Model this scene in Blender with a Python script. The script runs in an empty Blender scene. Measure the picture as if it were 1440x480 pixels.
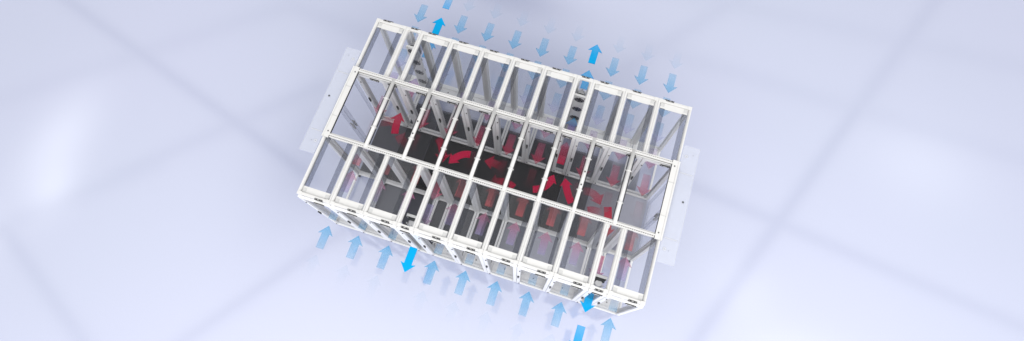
import bpy, bmesh, math, random
from mathutils import Vector, Matrix
random.seed(4)
S = bpy.context.scene
C = bpy.data.collections.new("place"); S.collection.children.link(C)
D, AW, H = 1.126, 1.319, 2.24          # rack depth, aisle width, rack height
YB = 2 * D + AW                        # room side of the far row
PI = math.pi

# ------------------------------------------------------------------ materials
def newmat(name):
    m = bpy.data.materials.new(name); m.use_nodes = True
    nt = m.node_tree; nt.nodes.clear()
    out = nt.nodes.new('ShaderNodeOutputMaterial')
    return m, nt, out

def paint(name, col, rough=.35, metal=0., var=.04, scale=9., spec=.5):
    m, nt, out = newmat(name)
    b = nt.nodes.new('ShaderNodeBsdfPrincipled')
    tc = nt.nodes.new('ShaderNodeTexCoord'); n = nt.nodes.new('ShaderNodeTexNoise')
    n.inputs['Scale'].default_value = scale; n.inputs['Detail'].default_value = 4
    nt.links.new(tc.outputs['Object'], n.inputs['Vector'])
    mr = nt.nodes.new('ShaderNodeMapRange')
    mr.inputs['To Min'].default_value = 1 - var; mr.inputs['To Max'].default_value = 1 + var
    nt.links.new(n.outputs['Fac'], mr.inputs['Value'])
    mx = nt.nodes.new('ShaderNodeVectorMath'); mx.operation = 'SCALE'
    mx.inputs[0].default_value = col[:3]
    nt.links.new(mr.outputs[0], mx.inputs['Scale'])
    nt.links.new(mx.outputs[0], b.inputs['Base Color'])
    r2 = nt.nodes.new('ShaderNodeMapRange')
    r2.inputs['To Min'].default_value = rough * .8; r2.inputs['To Max'].default_value = rough * 1.25
    nt.links.new(n.outputs['Fac'], r2.inputs['Value']); nt.links.new(r2.outputs[0], b.inputs['Roughness'])
    b.inputs['Metallic'].default_value = metal
    b.inputs['Specular IOR Level'].default_value = spec
    nt.links.new(b.outputs[0], out.inputs[0])
    return m

def glass(name, T, clear=.2, milk=0., milkcol=(.75, .77, .8), gloss=.03):
    """thin sheet: T is what one face lets through, clear the share that also lets lamps straight through"""
    m, nt, out = newmat(name)
    rf = nt.nodes.new('ShaderNodeBsdfRefraction'); rf.inputs['IOR'].default_value = 1.01
    rf.inputs['Roughness'].default_value = 0; rf.inputs['Color'].default_value = (*T, 1)
    tr = nt.nodes.new('ShaderNodeBsdfTransparent'); tr.inputs['Color'].default_value = (*T, 1)
    a = nt.nodes.new('ShaderNodeMixShader'); a.inputs[0].default_value = clear
    nt.links.new(rf.outputs[0], a.inputs[1]); nt.links.new(tr.outputs[0], a.inputs[2])
    df = nt.nodes.new('ShaderNodeBsdfDiffuse'); df.inputs['Color'].default_value = (*milkcol, 1)
    b = nt.nodes.new('ShaderNodeMixShader'); b.inputs[0].default_value = milk
    nt.links.new(a.outputs[0], b.inputs[1]); nt.links.new(df.outputs[0], b.inputs[2])
    gl = nt.nodes.new('ShaderNodeBsdfGlossy'); gl.inputs['Roughness'].default_value = .12
    c = nt.nodes.new('ShaderNodeMixShader'); c.inputs[0].default_value = gloss
    nt.links.new(b.outputs[0], c.inputs[1]); nt.links.new(gl.outputs[0], c.inputs[2])
    nt.links.new(c.outputs[0], out.inputs[0])
    return m

M = {
 'white': paint('white_paint', (.74, .734, .718), .3),
 'door_white': paint('door_frame_white', (.88, .88, .87), .35),
 'edge': paint('light_grey_paint', (.60, .60, .59), .4),
 'alu': paint('grey_aluminium', (.80, .80, .79), .35, .0, .05),
 'base': paint('base_white', (.88, .88, .87), .4),
 'black': paint('black_plastic', (.018, .018, .02), .4),
 'steel': paint('brushed_steel', (.55, .55, .56), .28, .85, .08, 30),
 'hole': paint('dark_grille', (.07, .075, .08), .5, .2, .3, 60),
 'panel': paint('fan_panel_paint', (.80, .80, .78), .4),
 'roof_glass': glass('roof_glass', (.965, .968, .975), 1.0, .006),
 'tint_glass': glass('tinted_strip_glass', (.73, .74, .765), .95, .012, (.35, .36, .4)),
 'door_glass': glass('smoked_door_glass', (.95, .953, .96), .8, .006, (.5, .51, .54), .02),
 'room_glass': glass('clear_door_glass', (.975, .977, .982), .92, .006, (.6, .62, .66), .02),
 'aisle_glass': glass('aisle_roof_glass', (.975, .975, .98), .95, .0, gloss=.012),
 'end_glass': glass('frosted_end_glass', (.93, .935, .95), .7, .12, (.75, .78, .88)),
 'header': glass('frosted_header_acrylic', (.95, .955, .97), .75, .36, (.80, .83, .92)),
}

def floor_mat():
    m, nt, out = newmat('polished_pale_floor')
    b = nt.nodes.new('ShaderNodeBsdfPrincipled')
    tc = nt.nodes.new('ShaderNodeTexCoord')
    n = nt.nodes.new('ShaderNodeTexNoise'); n.inputs['Scale'].default_value = .16; n.inputs['Detail'].default_value = 2
    nt.links.new(tc.outputs['Object'], n.inputs['Vector'])
    cr = nt.nodes.new('ShaderNodeValToRGB')
    cr.color_ramp.elements[0].position = .3; cr.color_ramp.elements[0].color = (.50, .54, .70, 1)
    cr.color_ramp.elements[1].position = .7; cr.color_ramp.elements[1].color = (.515, .545, .72, 1)
    nt.links.new(n.outputs['Fac'], cr.inputs['Fac'])
    g = nt.nodes.new('ShaderNodeTexNoise'); g.inputs['Scale'].default_value = 55; g.inputs['Detail'].default_value = 5
    nt.links.new(tc.outputs['Object'], g.inputs['Vector'])
    gm = nt.nodes.new('ShaderNodeMapRange'); gm.inputs['To Min'].default_value = .93; gm.inputs['To Max'].default_value = 1.07
    nt.links.new(g.outputs['Fac'], gm.inputs['Value'])
    sc = nt.nodes.new('ShaderNodeVectorMath'); sc.operation = 'SCALE'
    nt.links.new(cr.outputs[0], sc.inputs[0]); nt.links.new(gm.outputs[0], sc.inputs['Scale'])
    nt.links.new(sc.outputs[0], b.inputs['Base Color'])
    b.inputs['Roughness'].default_value = .07
    b.inputs['IOR'].default_value = 2.35
    nt.links.new(b.outputs[0], out.inputs[0])
    return m

ARROWM = {}
def arrow_mat(c0, c1, a0, a1, em):
    k = (c0, c1, a0, a1, em)
    if k in ARROWM: return ARROWM[k]
    m, nt, out = newmat('arrow_film')
    at = nt.nodes.new('ShaderNodeAttribute'); at.attribute_name = 'along'
    mc = nt.nodes.new('ShaderNodeMix'); mc.data_type = 'RGBA'
    mc.inputs['A'].default_value = (*c0, 1); mc.inputs['B'].default_value = (*c1, 1)
    nt.links.new(at.outputs['Fac'], mc.inputs['Factor'])
    mr = nt.nodes.new('ShaderNodeMapRange')
    f = lambda a: 1 - math.sqrt(max(0, 1 - a))
    mr.inputs['To Min'].default_value = f(a0); mr.inputs['To Max'].default_value = f(a1)
    nt.links.new(at.outputs['Fac'], mr.inputs['Value'])
    b = nt.nodes.new('ShaderNodeBsdfPrincipled')
    nt.links.new(mc.outputs['Result'], b.inputs['Base Color'])
    nt.links.new(mc.outputs['Result'], b.inputs['Emission Color'])
    b.inputs['Emission Strength'].default_value = em
    b.inputs['Roughness'].default_value = .6; b.inputs['Specular IOR Level'].default_value = .1
    if a0 < 1 or a1 < 1: nt.links.new(mr.outputs[0], b.inputs['Alpha'])
    nt.links.new(b.outputs[0], out.inputs[0])
    ARROWM[k] = m
    return m

# ------------------------------------------------------------------ helpers
def box(bm, x0, x1, y0, y1, z0, z1, mi=0):
    vs = [bm.verts.new((x, y, z)) for z in (z0, z1) for y in (y0, y1) for x in (x0, x1)]
    for f in ((0, 2, 3, 1), (4, 5, 7, 6), (0, 1, 5, 4), (2, 6, 7, 3), (0, 4, 6, 2), (1, 3, 7, 5)):
        bm.faces.new([vs[i] for i in f]).material_index = mi
    return vs

def prism(bm, prof, axis, a0, a1, mi=0, smooth=False):
    """extrude a 2D profile; axis y: profile (x,z); axis z: profile (x,y); axis x: profile (y,z)"""
    def P(p, a):
        return {'y': (p[0], a, p[1]), 'z': (p[0], p[1], a), 'x': (a, p[0], p[1])}[axis]
    A = [bm.verts.new(P(p, a0)) for p in prof]; B = [bm.verts.new(P(p, a1)) for p in prof]
    n = len(prof); fs = []
    for i in range(n):
        j = (i + 1) % n
        f = bm.faces.new((A[i], A[j], B[j], B[i])); f.smooth = smooth; fs.append(f)
    fs.append(bm.faces.new(A)); fs.append(bm.faces.new(B))
    for f in fs: f.material_index = mi

def cyl(bm, c, r, axis, a0, a1, n=16, mi=0, smooth=True):
    prof = [(c[0] + r * math.cos(2 * PI * i / n), c[1] + r * math.sin(2 * PI * i / n)) for i in range(n)]
    prism(bm, prof, axis, a0, a1, mi, smooth)

def ring(bm, x0, x1, z0, z1, mx, mzb, mzt, rad, y0, y1, mi=0):
    """upright frame with a rounded opening, between planes y0 and y1"""
    ix0, ix1, iz0, iz1 = x0 + mx, x1 - mx, z0 + mzb, z1 - mzt
    inner = []; outer = []
    K = 3
    for cx, cz, a, ox, oz in ((ix1 - rad, iz1 - rad, 0, x1, z1), (ix0 + rad, iz1 - rad, PI / 2, x0, z1),
                              (ix0 + rad, iz0 + rad, PI, x0, z0), (ix1 - rad, iz0 + rad, 1.5 * PI, x1, z0)):
        for k in range(K + 1):
            t = a + PI / 2 * k / K
            inner.append((cx + rad * math.cos(t), cz + rad * math.sin(t))); outer.append((ox, oz))
    n = len(inner); V = {}
    for nm, pts in (('i', inner), ('o', outer)):
        for y in (0, 1):
            last = None
            for i, p in enumerate(pts):
                if nm == 'o' and i % (K + 1): V[nm, y, i] = V[nm, y, i - i % (K + 1)]
                else: V[nm, y, i] = bm.verts.new((p[0], (y0, y1)[y], p[1]))
    def fc(l):
        u = []
        for v in l:
            if v not in u: u.append(v)
        if len(u) > 2:
            f = bm.faces.new(u); f.material_index = mi
    for i in range(n):
        j = (i + 1) % n
        fc((V['o', 0, i], V['o', 0, j], V['i', 0, j], V['i', 0, i]))
        fc((V['o', 1, j], V['o', 1, i], V['i', 1, i], V['i', 1, j]))
        fc((V['i', 0, i], V['i', 0, j], V['i', 1, j], V['i', 1, i]))
        fc((V['o', 0, j], V['o', 0, i], V['o', 1, i], V['o', 1, j]))

def obj(name, bm, mats, parent=None, bevel=0.):
    bmesh.ops.recalc_face_normals(bm, faces=bm.faces)
    me = bpy.data.meshes.new(name); bm.to_mesh(me); bm.free()
    for m in (mats if isinstance(mats, (list, tuple)) else [mats]): me.materials.append(M.get(m, m) if isinstance(m, str) else m)
    o = bpy.data.objects.new(name, me); C.objects.link(o)
    if parent: o.parent = parent
    if bevel:
        b = o.modifiers.new('bevel', 'BEVEL'); b.width = bevel; b.segments = 2; b.limit_method = 'ANGLE'
    return o

def tag(o, label, cat, group=None):
    o['label'] = label; o['category'] = cat
    if group: o['group'] = group

def thing(name, loc, rz=0.):
    o = bpy.data.objects.new(name, None); C.objects.link(o)
    o.location = loc; o.rotation_euler = (0, 0, rz); o.empty_display_size = .2
    return o

def copy_tree(o, parent=None):
    c = o.copy(); C.objects.link(c); c.parent = parent
    for ch in list(o.children): copy_tree(ch, c)
    return c

def B(): return bmesh.new()

# ------------------------------------------------------------------ rack
def post_profile(x, y, s=.055, sx=1):
    # box section with two grooves on the faces seen
    g = .009; q = s / 2
    p = []
    for (dx, dy) in ((1, 0), (0, 1), (-1, 0), (0, -1)):
        tx, ty = -dy, dx
        for t, d in ((-1, 0), (-.45, 0), (-.45, -g), (-.2, -g), (-.2, 0), (.2, 0), (.2, -g), (.45, -g), (.45, 0)):
            p.append((x + dx * (q + d) + tx * q * t, y + dy * (q + d) + ty * q * t))
    return p

def beam_profile(x0, w, z, side):
    """half-rounded roof beam; side +1: the high edge is at x0 and it falls to the right"""
    pts = [(0, -.05), (0, 0)]
    for k in range(7):
        a = PI / 2 * k / 6
        pts.append((.012 + (w - .012) * math.sin(a), -.05 * (1 - math.cos(a))))
    pts.append((w, -.075))
    return [(x0 + side * a, z + b) for a, b in pts]

def door(parent, w, y0, out, hx, px, name='door'):
    """framed smoked-glass door; out -1 or +1 is the way it faces, hx the handle side, px where the latch plate sits"""
    ya, yb = (y0, y0 + out * .042)
    lo, hi = min(ya, yb), max(ya, yb)
    b = B(); ring(b, .004, w - .004, .055, 2.165, .062, .05, .07, .045, lo, hi)
    d = obj(name, b, 'door_white', parent, .004)
    b = B(); box(b, .055, w - .055, (lo + hi) / 2 - .003, (lo + hi) / 2 + .003, .095, 2.105)
    obj('pane', b, 'door_glass' if out > 0 else 'room_glass', d)
    xs = .034 if hx == 0 else w - .034
    f = yb
    s = out
    b = B(); cyl(b, (xs, 1.12), .021, 'y', f, f + s * .012, 14)
    box(b, xs - .013, xs + .013, min(f, f + s * .026), max(f, f + s * .026), 1.035, 1.185)
    obj('handle', b, 'black', d, .004)
    for z in (1.86, .16):
        b = B(); cyl(b, (xs + (.018 if hx == 0 else -.018), z), .012, 'y', f, f + s * .012, 10)
        obj('hinge', b, 'black', d)
    b = B()
    box(b, px - .085, px + .085, min(f, f + s * .014), max(f, f + s * .014), 2.108, 2.163)
    box(b, px - .04, px + .03, min(f + s * .014, f + s * .02), max(f + s * .014, f + s * .02), 2.126, 2.146, 1)
    for e in (-.065, .06):
        box(b, px + e - .008, px + e + .008, min(f + s * .014, f + s * .02), max(f + s * .014, f + s * .02), 2.13, 2.15, 1)
    obj('latch', b, ['black', 'edge'], d)
    return d

def make_rack(w, cooler=False):
    r = thing('cooling_unit' if cooler else 'server_rack', (0, 0, 0))
    for x in (.033, w - .033):
        for y in (.045, D - .045):
            b = B(); prism(b, post_profile(x, y), 'z', .1, H - .05); obj('post', b, 'alu', r)
    b = B()
    bw = .046
    prism(b, beam_profile(.002, bw, H, 1), 'y', .052, D - .03, 0, False)
    o = obj('roof_beam', b, 'white', r)
    b = B(); prism(b, beam_profile(w - .002, bw, H, -1), 'y', .052, D - .03, 0, False)
    o2 = obj('roof_beam', b, 'white', r)
    for oo in (o, o2):
        for p in oo.data.polygons: p.use_smooth = False
    for y in (.30, .62, .92):        # screws on the beam tops
        for q, x in ((o, .018), (o2, w - .018)):
            b = B(); cyl(b, (x, y), .006, 'z', H - .002, H + .003, 8); obj('screw', b, 'edge', q)
    # front and aisle rails with corner pieces
    b = B(); box(b, .002, w - .002, 0, .05, H - .06, H - .004)
    fr = obj('front_rail', b, 'white', r, .006)
    for xa, xb_ in ((.001, .075), (w - .075, w - .001)):
        b = B(); box(b, xa, xb_, -.004, .056, H - .064, H + .004)
        obj('corner_bracket', b, 'white', r, .004)
    b = B(); box(b, .002, w - .002, D - .028, D - .002, H - .07, H - .012)
    obj('rear_rail', b, 'edge', r, .004)
    # black latch plate on the room-side rail, visible from above
    px = .4 if not cooler else w / 2
    pw = .07 if not cooler else .065
    b = B(); box(b, px - pw, px + pw, -.012, .014, H - .05, H + .003)
    box(b, px - .02, px + .015, -.003, .006, H + .003, H + .005, 1)
    for e in (-.055, .05): box(b, px + e - .005, px + e + .005, -.003, .005, H + .003, H + .005, 1)
    obj('latch_plate', b, ['black', 'edge'], r)
    # base
    b = B()
    ring(b, .006, w - .006, -D + .006, -.006, .042, .045, .045, .03, .085, .125)
    bmesh.ops.transform(b, matrix=Matrix(((1, 0, 0, 0), (0, 0, -1, 0), (0, 1, 0, 0), (0, 0, 0, 1))), verts=b.verts)
    bs = obj('base_frame', b, 'base', r, .004)
    for x in (.05, w - .05):
        for y in (.06, D - .06):
            b = B(); cyl(b, (x, y), .022, 'z', 0, .086, 12); obj('levelling_foot', b, 'black', bs)
    b = B(); box(b, .052, w - .052, .054, .235 if not cooler else .15, .10, .112)
    bp = obj('base_plate', b, 'base', r)
    b = B(); cyl(b, (w * .5, .13), .013, 'z', .112, .116, 12); obj('floor_screw', b, 'black', bp)
    # doors
    door(r, w, -.001, -1, 0, px, 'door')
    door(r, w, D + .001, 1, 1, w - px if not cooler else w / 2, 'door')
    if not cooler:
        b = B(); box(b, .055, w - .055, .054, .165, H - .05, H - .03)
        obj('roof_ledge', b, 'white', r, .003)
        b = B(); box(b, .055, w - .055, .167, D - .03, H - .042, H - .036)
        obj('roof_pane', b, 'roof_glass', r)
        for x in (.058, w - .058 - .07):
            b = B(); box(b, x, x + .07, .06, .13, H - .0295, H - .026); obj('end_pad', b, 'edge', r)
        for x in (.056, w - .056 - .088):
            b = B(); box(b, x, x + .088, .166, D - .03, H - .027, H - .022)
            obj('tinted_strip', b, 'tint_glass', r)
    else:
        # vertical fan panel facing the aisle, five round openings, fan drums behind it
        yp = .285
        b = B()
        X0, X1, Z0, Z1 = .040, w - .040, .13, 2.0
        n = 20; rr = .095; cx = w / 2
        zc = [.27 + .4 * k for k in range(5)]
        zb = [Z0] + [(zc[i] + zc[i + 1]) / 2 for i in range(4)] + [Z1]
        for k in range(5):
            hole = [(cx + rr * math.cos(2 * PI * i / n), zc[k] + rr * math.sin(2 * PI * i / n)) for i in range(n)]
            for yy in (yp, yp + .006):
                hv = [b.verts.new((h[0], yy, h[1])) for h in hole]
                def edgept(i):
                    a = 2 * PI * i / n; dx, dz = math.cos(a), math.sin(a)
                    t = min(((X1 - cx) / dx if dx > 1e-6 else (X0 - cx) / dx if dx < -1e-6 else 9),
                            ((zb[k + 1] - zc[k]) / dz if dz > 1e-6 else (zb[k] - zc[k]) / dz if dz < -1e-6 else 9))
                    return (cx + dx * t, zc[k] + dz * t)
                ov = [b.verts.new((edgept(i)[0], yy, edgept(i)[1])) for i in range(n)]
                for i in range(n):
                    j = (i + 1) % n
                    b.faces.new((hv[i], hv[j], ov[j], ov[i]))
                for sx, sz in ((X0, zb[k]), (X1, zb[k]), (X0, zb[k + 1]), (X1, zb[k + 1])):
                    best = sorted(range(n), key=lambda i: (edgept(i)[0] - sx) ** 2 + (edgept(i)[1] - sz) ** 2)[:2]
                    if len(best) == 2 and abs(best[0] - best[1]) in (1, n - 1):
                        cv = b.verts.new((sx, yy, sz)); b.faces.new((ov[best[0]], ov[best[1]], cv))
        box(b, X0, X1, yp - .045, yp, Z1 - .004, Z1 + .008)
        box(b, X0, X0 + .01, yp - .05, yp - .001, Z0, Z1 - .006); box(b, X1 - .01, X1, yp - .05, yp - .001, Z0, Z1 - .006)
        pn = obj('fan_panel', b, 'panel', r)
        for z in zc:
            b = B(); cyl(b, (cx, z), .098, 'y', yp - .09, yp - .004, 24); cyl(b, (cx, z), .04, 'y', yp - .15, yp - .0905, 16, 1)
            for q in range(6):
                a = q * PI / 3
                prism(b, [(cx + .03 * math.cos(a), z + .03 * math.sin(a)), (cx + .078 * math.cos(a), z + .078 * math.sin(a)),
                          (cx + .078 * math.cos(a + .3), z + .078 * math.sin(a + .3))], 'y', yp - .0035, yp + .001, 1)
            obj('fan', b, ['hole', 'steel'], r)
            b = B()
            for q in (-1, 1): box(b, X0 + .012, X0 + .02, yp + .006, yp + .016, z + .11 + q * .012 - .004, z + .11 + q * .012 + .004)
            obj('cable_clip', b, 'black', pn)
        b = B()
        cyl(b, (cx, yp - .17), .016, 'z', .14, 1.97, 12)
        obj('coolant_pipe', b, 'steel', r)
        b = B(); cyl(b, (cx, .16), .055, 'z', 1.68, 1.94, 22); cyl(b, (cx, .16), .06, 'z', 1.70, 1.72, 22); cyl(b, (cx, .16), .06, 'z', 1.9, 1.92, 22)
        obj('fan_motor', b, 'steel', r)
        b = B(); cyl(b, (cx + .07, .13), .012, 'z', 1.6, 1.98, 10); cyl(b, (cx - .07, .13), .012, 'z', 1.6, 1.98, 10)
        obj('hose', b, 'edge', r)
    return r

ORD = ['first', 'second', 'third', 'fourth', 'fifth', 'sixth', 'seventh', 'eighth', 'ninth']
rack0 = make_rack(.6); cool0 = make_rack(.3, True)
used = {'r': False, 'c': False}
NEAR = [.6, .6, .6, .3, .6, .6, .6, .6, .6, .3, .6]
FAR = [.6, .3, .6, .6, .6, .6, .6, .3, .6, .6, .6]
near_c, far_c, near_k, far_k = [], [], [], []
for row, widths in (('near', NEAR), ('far', FAR)):
    x = 0.; ir = ic = 0
    for w in widths:
        k = 'r' if w > .5 else 'c'
        src = rack0 if k == 'r' else cool0
        o = src if not used[k] else copy_tree(src); used[k] = True
        if row == 'near': o.location = (x, 0, 0); o.rotation_euler = (0, 0, 0)
        else: o.location = (x + w, YB, 0); o.rotation_euler = (0, 0, PI)
        side = 'lower row in the picture' if row == 'near' else 'upper row in the picture'
        if k == 'r':
            extra = ''
            if ir == 0: extra = ', left end'
            if ir == 8: extra = ', right end'
            tag(o, '%s wide rack from left in %s%s' % (ORD[ir], side, extra), 'server rack', 'wide rack frames with glass doors'); ir += 1
            (near_c if row == 'near' else far_c).append(x + w / 2)
        else:
            tag(o, 'narrow cooling unit with column of fans, %s one of the %s' % ('left' if ic == 0 else 'right', side), 'cooling unit', 'narrow cooling units between racks'); ic += 1
            (near_k if row == 'near' else far_k).append(x + w / 2)
        x += w

# ------------------------------------------------------------------ aisle roof
Y0, Y1 = D, D + AW
ar = thing('aisle_roof', (3, (Y0 + Y1) / 2, H))
tag(ar, 'white framed glass roof with cross bars over the aisle between both rows', 'roof')
def loc(bm):   # build in world numbers, store relative to the thing
    bmesh.ops.translate(bm, vec=(-3, -(Y0 + Y1) / 2, -H), verts=bm.verts); return bm
for s, y in ((1, Y0), (-1, Y1)):
    b = B()
    def yb(a, c): return (min(y + s * a, y + s * c), max(y + s * a, y + s * c))
    for (a, c, z0, z1, mi) in ((-.036, -.018, H + .004, H + .034, 0), (-.0175, -.0045, H + .004, H + .020, 1),
                               (-.004, .026, H + .004, H + .040, 0), (.0265, .036, H + .004, H + .012, 1), (.0365, .050, H + .002, H + .016, 0)):
        l, h = yb(a, c); box(b, 0.0, 6.0, l, h, z0, z1, mi)
    for i in range(160):
        x = .06 + i * (5.88 / 159)
        l, h = yb(-.017, -.006); box(b, x - .008, x + .008, l, h, H + .0205, H + .030, 0)
    obj('side_rail', loc(b), ['white', 'black'], ar, 0)
for s, x in ((1, 0), (-1, 6)):
    b = B()
    def xb(a, c): return (min(x + s * a, x + s * c), max(x + s * a, x + s * c))
    for (a, c, z0, z1, mi) in ((-.012, .018, H + .006, H + .038, 0), (.0185, .023, H + .006, H + .03, 2), (.0235, .115, H + .006, H + .046, 0), (.1155, .122, H + .006, H + .035, 1)):
        l, h = xb(a, c); box(b, l, h, Y0 - .05, Y1 + .05, z0, z1, mi)
    e = obj('end_beam', loc(b), ['white', 'black', 'edge'], ar)
    for yy in (Y0 + .06, Y1 - .06):
        b = B(); l, h = xb(.07, .07); cyl(b, (l, yy), .012, 'z', H + .046, H + .05, 12); obj('bolt', loc(b), 'black', e)
    for yy in (Y0 + .36, Y1 - .36):
        b = B(); l, h = xb(.01, .118); box(b, l, h, yy - .006, yy + .006, H + .0465, H + .05); obj('joint', loc(b), 'edge', e)
BX = [.79, 1.49, 2.09, 2.70, 3.30, 3.90, 4.51, 5.21]
for i, x in enumerate(BX):
    b = B(); cyl(b, (x, H + .022), .034, 'y', Y0 - .03, Y1 + .03, 20)
    cb = obj('cross_bar', loc(b), 'white', ar)
    b = B()
    for e in (-.052, .040): box(b, x + e, x + e + .012, Y0 + .052, Y1 - .052, H + .0, H + .018)
    obj('seal', loc(b), 'black', cb)
    for yy in (Y0 + .37, Y1 - .37):
        b = B(); cyl(b, (x, H + .022), .041, 'y', yy - .013, yy + .013, 20)
        box(b, x - .055, x + .055, yy - .006, yy + .006, H + .014, H + .026)
        obj('clip', loc(b), 'white', cb)
    if i in (1, 6):
        for yy in (Y1 - .62, Y1 - .86):
            b = B(); cyl(b, (x + .0, yy), .014, 'z', H + .05, H + .062, 10); obj('bolt', loc(b), 'black', cb)
ed = [.122] + BX + [6 - .122]
for i in range(9):
    b = B(); box(b, ed[i] + (.053 if i else .001), ed[i + 1] - (.053 if i < 8 else .001), Y0 + .052, Y1 - .052, H + .002, H + .008)
    obj('roof_pane', loc(b), 'aisle_glass', ar)

# ------------------------------------------------------------------ sliding doors and their headers at both aisle ends
YM = (Y0 + Y1) / 2
for s, x, nm in ((-1, 0, 'left'), (1, 6, 'right')):
    dr = thing('sliding_door', (x, YM, 0))
    tag(dr, 'translucent double sliding door with wide header plate at the %s aisle end' % nm, 'sliding door', 'sliding doors at the aisle ends')
    b = B(); x0, x1 = sorted((s * .016, s * .30)); box(b, x0, x1, -1.05, 1.05, 2.215, 2.235)
    hd = obj('header', b, 'header', dr, 0)
    for yy in (-.63, .54):
        b = B(); a0, a1 = sorted((s * .05, s * .255)); box(b, a0, a1, yy - .004, yy + .004, 2.2355, 2.237); obj('header_joint', b, 'edge', hd)
    for (xx, yy, r) in ((.21, .04, .018), (.16, -.83, .006), (.2, .9, .006)):
        b = B(); cyl(b, (s * xx, yy), r, 'z', 2.2355, 2.238, 14); obj('header_screw', b, M['hole'], hd)
    for yy in (-.82, .85):
        b = B()
        ring(b, s * .09 - .022, s * .09 + .022, yy - .022, yy + .022, .006, .006, .006, .0155, 2.2355, 2.238)
        bmesh.ops.transform(b, matrix=Matrix(((1, 0, 0, 0), (0, 0, 1, 0), (0, 1, 0, 0), (0, 0, 0, 1))), verts=b.verts)
        obj('lifting_ring', b, 'edge', hd)
    for q in (-1, 1):
        y0, y1 = sorted((q * .004, q * .62))
        b = B(); ring(b, y0, y1, .03, 2.2, .07, .09, .07, .03, -.018, .018)
        bmesh.ops.transform(b, matrix=Matrix(((0, 1, 0, s * .05), (1, 0, 0, 0), (0, 0, 1, 0), (0, 0, 0, 1))), verts=b.verts)
        lf = obj('door_leaf', b, 'end_glass', dr)
        b = B(); box(b, s * .05 - .003, s * .05 + .003, y0 + .06, y1 - .06, .1, 2.14); obj('pane', b, 'aisle_glass', lf)
        b = B(); box(b, s * .05 - .03, s * .05 + .03, q * .034 - .008, q * .034 + .008, 1.0, 1.25)
        obj('handle', b, 'edge', lf)

# ------------------------------------------------------------------ arrows
def bez(p, n=10):
    P0, P1, P2 = [Vector(q) for q in p]
    return [(1 - t) ** 2 * P0 + 2 * t * (1 - t) * P1 + t * t * P2 for t in [i / n for i in range(n + 1)]]

AZ = 1.1
def arrow(path, mat, label, group, z=AZ, hw=.145, sw=.072, hl=.15, th=.022):
    """path: two points (straight) or three (curved); z height of the film"""
    if len(path) == 2: pts = [Vector(path[0]), Vector(path[1])]; pts = [pts[0].lerp(pts[1], i / 4) for i in range(5)]
    else: pts = bez(path)
    L = sum((pts[i + 1] - pts[i]).length for i in range(len(pts) - 1))
    cut = L - hl; acc = 0; cl = [pts[0]]
    for i in range(len(pts) - 1):
        d = (pts[i + 1] - pts[i]).length
        if acc + d < cut: cl.append(pts[i + 1]); acc += d
        else:
            cl.append(pts[i].lerp(pts[i + 1], (cut - acc) / d)); break
    tip = pts[-1]; o0 = pts[0]
    bm = B(); lay = bm.verts.layers.float.new('along')
    def v(p, zz, t):
        q = bm.verts.new((p.x - o0.x, p.y - o0.y, zz)); q[lay] = t; return q
    rows = []
    for i, p in enumerate(cl):
        a = cl[max(i - 1, 0)]; c = cl[min(i + 1, len(cl) - 1)]
        t = (c - a).normalized(); nn = Vector((-t.y, t.x)); al = (cut * i / (len(cl) - 1)) / L
        rows.append([v(p + nn * sw, th, al), v(p - nn * sw, th, al), v(p + nn * sw, 0, al), v(p - nn * sw, 0, al)])
    for r0, r1 in zip(rows, rows[1:]):
        bm.faces.new((r0[0], r0[1], r1[1], r1[0])); bm.faces.new((r0[2], r1[2], r1[3], r0[3]))
        bm.faces.new((r0[0], r1[0], r1[2], r0[2])); bm.faces.new((r0[1], r0[3], r1[3], r1[1]))
    r = rows[0]; bm.faces.new((r[0], r[2], r[3], r[1]))
    e = rows[-1]; c = cl[-1]; t = (tip - c).normalized(); nn = Vector((-t.y, t.x)); al = cut / L
    back = c - t * .02
    W = [v(back + nn * hw, th, al), v(back - nn * hw, th, al), v(back + nn * hw, 0, al), v(back - nn * hw, 0, al)]
    T = [v(tip, th, 1), v(tip, 0, 1)]
    bm.faces.new((e[0], e[1], W[1], T[0], W[0])); bm.faces.new((e[2], W[2], T[1], W[3], e[3]))
    bm.faces.new((e[0], W[0], W[2], e[2])); bm.faces.new((e[1], e[3], W[3], W[1]))
    bm.faces.new((W[0], T[0], T[1], W[2])); bm.faces.new((W[1], W[3], T[1], T[0]))
    o = obj('air_flow_arrow', bm, mat)
    o.location = (o0.x, o0.y, z - th / 2)
    tag(o, label, 'arrow', group)
    return o

BLUE = (.07, .36, .62); VIV = (.0, .37, .74); LAV = (.42, .36, .66); PUR = (.40, .16, .36); PINK = (.62, .12, .24); RED = (.50, .006, .055); SAL = (.72, .11, .13)
EM = .15
N9 = ORD
# (tip offset from the room-side face, tail colour, tip colour, tail alpha, tip alpha, words)
STG = [(-1.365, BLUE, BLUE, 0., .15, 'faintest blue arrow farthest from'),
       (-.795, BLUE, BLUE, .38, .68, 'pale blue arrow entering'),
       (-.235, BLUE, BLUE, .35, .5, 'translucent blue arrow at the door of'),
       (.335, BLUE, LAV, .35, .4, 'blue to lavender arrow just inside'),
       (.90, LAV, PINK, .35, .5, 'purple to pink arrow in the middle of'),
       (1.465, PINK, RED, .30, .55, 'red tinted arrow leaving'),
       (2.03, RED, RED, .10, .0, 'barely visible red arrow before')]
NS = [(-.80, BLUE, BLUE, .0, .07, 'faintest blue arrow farthest from'),
      (-.235, BLUE, BLUE, .38, .74, 'pale blue arrow entering'),
      (.335, BLUE, LAV, .35, .4, 'blue to lavender arrow just inside'),
      (.90, LAV, PINK, .45, .55, 'purple to pink arrow in the middle of'),
      (1.465, SAL, SAL, .55, .25, 'salmon red arrow leaving')]
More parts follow.
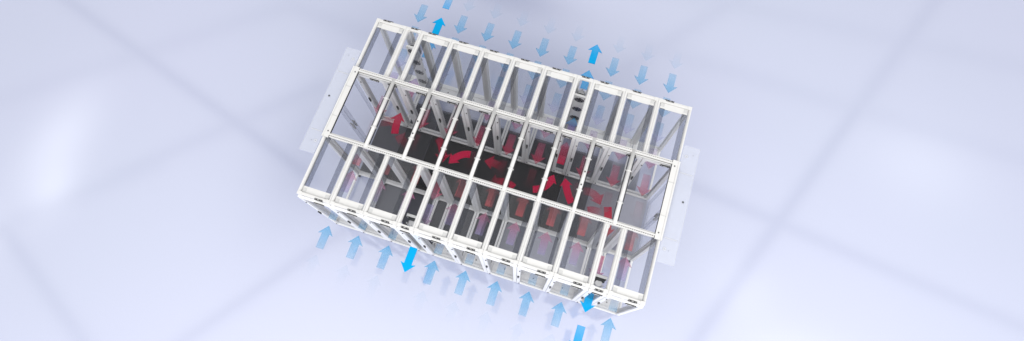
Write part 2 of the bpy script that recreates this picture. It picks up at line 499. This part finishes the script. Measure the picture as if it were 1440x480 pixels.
for i, x in enumerate(far_c):
    for (d, c0, c1, a0, a1, wd) in STG:
        d = d + .0
        y = YB - d
        arrow([(x, y + .44), (x, y)], arrow_mat(c0, c1, a0, a1, EM), '%s %s wide rack from left, upper row' % (wd, N9[i]), 'air arrows through the upper row')
for i, x in enumerate(near_c):
    for (d, c0, c1, a0, a1, wd) in NS:
        arrow([(x, d - .44), (x, d)], arrow_mat(c0, c1, a0, a1, EM), '%s %s wide rack from left, lower row' % (wd, N9[i]), 'air arrows through the lower row')
g = 'solid arrows through the cooling units'
def A(path, c0, c1, a0, a1, label, em=.12, **k): arrow(path, arrow_mat(c0, c1, a0, a1, em), label, g, **k)
x = far_k[0]
A([(x, 4.86), (x, 5.32)], VIV, VIV, .75, .0, 'bright blue arrow cut by the top edge, above the upper left cooling unit')
A([(x, 4.18), (x, 4.62)], VIV, VIV, 1, 1, 'solid bright blue arrow leaving the upper left cooling unit')
A([(x, 3.62), (x, 4.05)], VIV, VIV, .8, .8, 'bright blue arrow inside the back of the upper left cooling unit')
A([(x, 2.68), (x, 3.12)], PINK, LAV, .6, .7, 'pink to lavender arrow before the fans of the upper left cooling unit')
A([(.78, 1.86), (.72, 2.05), (.73, 2.31)], RED, RED, .95, .9, 'solid red arrow at the left aisle end pointing to the upper left cooling unit')
A([(1.16, 1.60), (.98, 1.86), (.80, 1.80)], RED, RED, .0, .0 + .35, 'half faded red arrow near the left end of the aisle')
A([(.36, 2.03), (.52, 1.93), (.64, 2.18)], RED, RED, .0, .45, 'faded red curved arrow beside the left aisle end door')
x = far_k[1]
A([(x, 4.54), (x, 5.0)], VIV, VIV, 1, .8, 'solid bright blue arrow leaving the upper right cooling unit')
A([(x, 3.93), (x, 4.37)], VIV, VIV, .75, .75, 'bright blue arrow at the top edge of the upper right cooling unit')
A([(x, 2.86), (x, 3.26)], PUR, BLUE, .75, .75, 'purple to blue arrow before the fan panel of the upper right cooling unit')
A([(x, 2.25), (x, 2.72)], RED, PINK, .9, .5, 'red to pink arrow inside the aisle door of the upper right cooling unit')
A([(3.70, 1.60), (3.98, 1.68), (4.00, 2.00)], RED, RED, 1, 1, 'solid red arrow curving up right towards the upper right cooling unit', hw=.12, sw=.066, hl=.13)
A([(4.47, 1.57), (4.32, 1.74), (4.22, 2.00)], RED, RED, 1, 1, 'solid red arrow slanting up left towards the upper right cooling unit', hw=.12, sw=.068, hl=.13)
x = near_k[0]
A([(x, -.13), (x, -.60)], VIV, VIV, 1, 1, 'solid bright blue arrow leaving the lower left cooling unit')
A([(x, 1.30), (x, .82)], RED, PINK, .92, .7, 'red to pink arrow entering the lower left cooling unit')
A([(x, .73), (x, .28)], LAV, PUR, .6, .6, 'purple arrow inside the lower left cooling unit')
A([(2.34, 1.90), (2.12, 1.88), (2.00, 1.60)], RED, RED, 1, 1, 'solid red curved arrow bending down left in the aisle', hw=.13, sw=.068)
A([(1.62, 2.02), (1.80, 1.92), (1.87, 1.58)], RED, RED, .3, .95, 'red curved arrow bending down towards the lower left cooling unit')
A([(3.04, 1.82), (2.86, 1.90), (2.64, 1.86)], RED, RED, .0, .72, 'red arrow fading to the right beside the middle of the aisle')
A([(3.34, 1.52), (3.10, 1.64), (2.86, 1.46)], RED, RED, .85, .0, 'red arrow fading to the left in the middle of the aisle')
A([(4.62, 1.86), (4.86, 1.94), (5.00, 1.70)], RED, RED, .1, .75, 'red arrow fading up left near the right of the aisle')
A([(4.80, 1.52), (4.95, 1.60), (5.14, 1.52)], RED, RED, .6, .0, 'short red piece fading to the right near the lower aisle rail')
x = near_k[1]
A([(5.14, 1.70), (5.22, 1.46), (5.26, 1.14)], RED, SAL, 1, .7, 'solid red arrow crossing the aisle rail to the lower right cooling unit')
A([(x, .78), (x, .32)], PINK, PUR, .7, .75, 'pink to purple arrow inside the lower right cooling unit')
A([(x, .17), (x, -.28)], VIV, VIV, .8, 1, 'solid bright blue arrow emerging from the lower right cooling unit')
A([(x, -.52), (x, -.98)], VIV, VIV, .75, .98, 'bright blue arrow cut by the bottom edge, below the lower right cooling unit')

# ------------------------------------------------------------------ floor
b = B(); vs = [b.verts.new(p) for p in ((-150, -150, 0), (150, -150, 0), (150, 150, 0), (-150, 150, 0))]; b.faces.new(vs)
fl = obj('floor', b, floor_mat()); fl['kind'] = 'structure'

# floor shade painted as stepped grey plates under the racks and in the aisle
def shade_plates(name, y0, y1, tones):
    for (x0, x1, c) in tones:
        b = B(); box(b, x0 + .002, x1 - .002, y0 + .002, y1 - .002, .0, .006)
        o = obj(name, b, paint('painted_floor_shade', (c, c * 1.03, c * 1.18), .35, 0, .06, 30, .2)); o['kind'] = 'structure'
shade_plates('aisle_floor_shade', D, D + AW, [(.0, .6, .11), (.6, 1.2, .05), (1.2, 4.2, .026), (4.2, 4.8, .10), (4.8, 5.4, .30), (5.4, 6., .5)])
shade_plates('rack_floor_shade', .0, D, [(.6, 1.2, .15), (1.2, 3.3, .10), (3.3, 3.9, .30), (3.9, 4.5, .44), (4.5, 5.4, .56)])
shade_plates('rack_floor_shade', D + AW, D + AW + .60, [(.6, 1.2, .12), (1.2, 3.9, .08), (3.9, 4.5, .12), (4.5, 5.1, .22), (5.1, 5.7, .34)])

# ------------------------------------------------------------------ the room's light: a pale luminous ceiling crossed by soft darker beams
W = bpy.data.worlds.new('World'); S.world = W; W.use_nodes = True
nt = W.node_tree; nt.nodes.clear()
wo = nt.nodes.new('ShaderNodeOutputWorld'); bg = nt.nodes.new('ShaderNodeBackground')
nt.links.new(bg.outputs[0], wo.inputs[0])
tc = nt.nodes.new('ShaderNodeTexCoord'); sp = nt.nodes.new('ShaderNodeSeparateXYZ'); nt.links.new(tc.outputs['Generated'], sp.inputs[0])
def mth(op, a, b=None, c=None, clamp=False):
    n = nt.nodes.new('ShaderNodeMath'); n.operation = op; n.use_clamp = clamp
    for i, q in enumerate((a, b, c)):
        if q is None: continue
        if isinstance(q, (int, float)): n.inputs[i].default_value = q
        else: nt.links.new(q, n.inputs[i])
    return n.outputs[0]
dz = mth('MAXIMUM', sp.outputs['Z'], .06)
CH = 11.02                                   # the pattern lies on a plane overhead
px = mth('ADD', mth('MULTIPLY', mth('DIVIDE', sp.outputs['X'], dz), CH), 4.234)
py = mth('ADD', mth('MULTIPLY', mth('DIVIDE', sp.outputs['Y'], dz), CH), -1.246)
BEAMS = [((-9.6, 3.4), (-.8, .7), .15, .8), ((-8.4, .2), (-3.2, 4.5), .28, .35), ((-3.2, 4.5), (0, 4.2), .25, .3), ((-4.9, -.5), (-1.6, 2.8), .2, .5),
         ((-6.6, -2.2), (-2.4, -4.4), .14, .9), ((-6.4, -2.0), (-4.2, 0), .25, .4), ((-2.2, -3.5), (.4, .2), .14, .75),
         ((11.9, 10.6), (9.9, 5.8), .22, .6), ((9.9, 5.8), (6.9, -1.6), .16, .9), ((5.8, 3.15), (18, 1.6), .16, .75),
         ((4.5, 7.6), (14, 8.1), .3, .3), ((5.0, 6.0), (16, 5.7), .28, .35), ((4.9, 5.4), (7.4, 8.6), .25, .4)]
dark = None
for (a, b_, wd, st) in BEAMS:
    dx, dy = b_[0] - a[0], b_[1] - a[1]; L = math.hypot(dx, dy); dx /= L; dy /= L
    rx = mth('SUBTRACT', px, a[0]); ry = mth('SUBTRACT', py, a[1])
    along = mth('ADD', mth('MULTIPLY', rx, dx), mth('MULTIPLY', ry, dy))
    t = mth('MINIMUM', mth('MAXIMUM', along, 0), L)
    ex = mth('SUBTRACT', rx, mth('MULTIPLY', t, dx)); ey = mth('SUBTRACT', ry, mth('MULTIPLY', t, dy))
    d2 = mth('ADD', mth('MULTIPLY', ex, ex), mth('MULTIPLY', ey, ey))
    g_ = mth('MULTIPLY', mth('EXPONENT', mth('MULTIPLY', d2, -1 / (.6 * wd * wd))), min(.8, st * .68))
    dark = g_ if dark is None else mth('MAXIMUM', dark, g_)
SPOTS = [((1.7, 6.35), (1.3, .45), -1.), ((1.8, 4.7), (4.0, 1.1), -.6), ((-1.2, 1.2), (1.0, 2.), -.4), ((3, 1.6), (4.4, 3.0), -.4), ((-6.5, -.2), (.6, 1.2), .95), ((-6.0, -1.2), (.4, .6), .8), ((-7.2, -2.8), (.6, .7), .9), ((9.6, .0), (1.1, .7), .55), ((11.4, 5.0), (1.2, .9), .45), ((8.2, 1.2), (.6, .6), .3)]  # broad dark ones are painted overhead to reflect as floor shade around the racks
lite = None
for (c_, r_, st) in SPOTS:
    ex = mth('MULTIPLY', mth('SUBTRACT', px, c_[0]), 1 / r_[0]); ey = mth('MULTIPLY', mth('SUBTRACT', py, c_[1]), 1 / r_[1])
    d2 = mth('ADD', mth('MULTIPLY', ex, ex), mth('MULTIPLY', ey, ey))
    g_ = mth('MULTIPLY', mth('EXPONENT', mth('MULTIPLY', d2, -1)), st)
    lite = g_ if lite is None else mth('ADD', lite, g_)
n0 = Vector((.02, -.14, .95)).normalized()
dt = mth('ADD', mth('ADD', mth('MULTIPLY', sp.outputs['X'], n0.x), mth('MULTIPLY', sp.outputs['Y'], n0.y)), mth('MULTIPLY', sp.outputs['Z'], n0.z))
base = mth('ADD', .66, mth('MULTIPLY', mth('POWER', mth('MAXIMUM', dt, 0), 3), 1.05))
val = mth('MULTIPLY', base, mth('MAXIMUM', mth('ADD', mth('SUBTRACT', 1.0, dark), lite), .02))
nt.links.new(val, bg.inputs['Strength'])
bg.inputs['Color'].default_value = (1.0, 1.0, 1.01, 1)
WORLD = bg

# two unseen softboxes: one over the right, one added near to brighten door frames
for nm, pos, sz, en in (('soft_fill_lamp', (15, -4, 10), (9, 6), 500), ('soft_fill_lamp', (4.5, -14, 11), (16, 9), 1500)):
    la = bpy.data.lights.new(nm, 'AREA'); la.shape = 'RECTANGLE'; la.size, la.size_y = sz; la.energy = en; la.color = (1, .99, .975)
    lo = bpy.data.objects.new(nm, la); C.objects.link(lo)
    lo.location = pos; lo.rotation_euler = (Vector((3, 1.8, 0)) - lo.location).to_track_quat('-Z', 'Y').to_euler()

# ------------------------------------------------------------------ camera
r = Vector((3.13612215e-01, 5.24312359e-02, 3.08597216e-01))
R = Matrix.Rotation(r.length, 3, r.normalized())
cd = bpy.data.cameras.new('camera'); cam = bpy.data.objects.new('camera', cd); C.objects.link(cam)
cd.sensor_width = 36; cd.lens = 764.229 / 1440 * 36; cd.clip_end = 500
cam.matrix_world = Matrix.Translation((4.23387, -1.24625, 11.01857)) @ R.to_4x4()
S.camera = cam

S.view_settings.view_transform = 'Standard'; S.view_settings.look = 'None'
S.view_settings.exposure = 0; S.view_settings.gamma = 1
cy = S.cycles
cy.max_bounces = 24; cy.transmission_bounces = 24; cy.transparent_max_bounces = 32; cy.diffuse_bounces = 4; cy.glossy_bounces = 4
cy.caustics_refractive = False; cy.caustics_reflective = False
cy.use_denoising = True
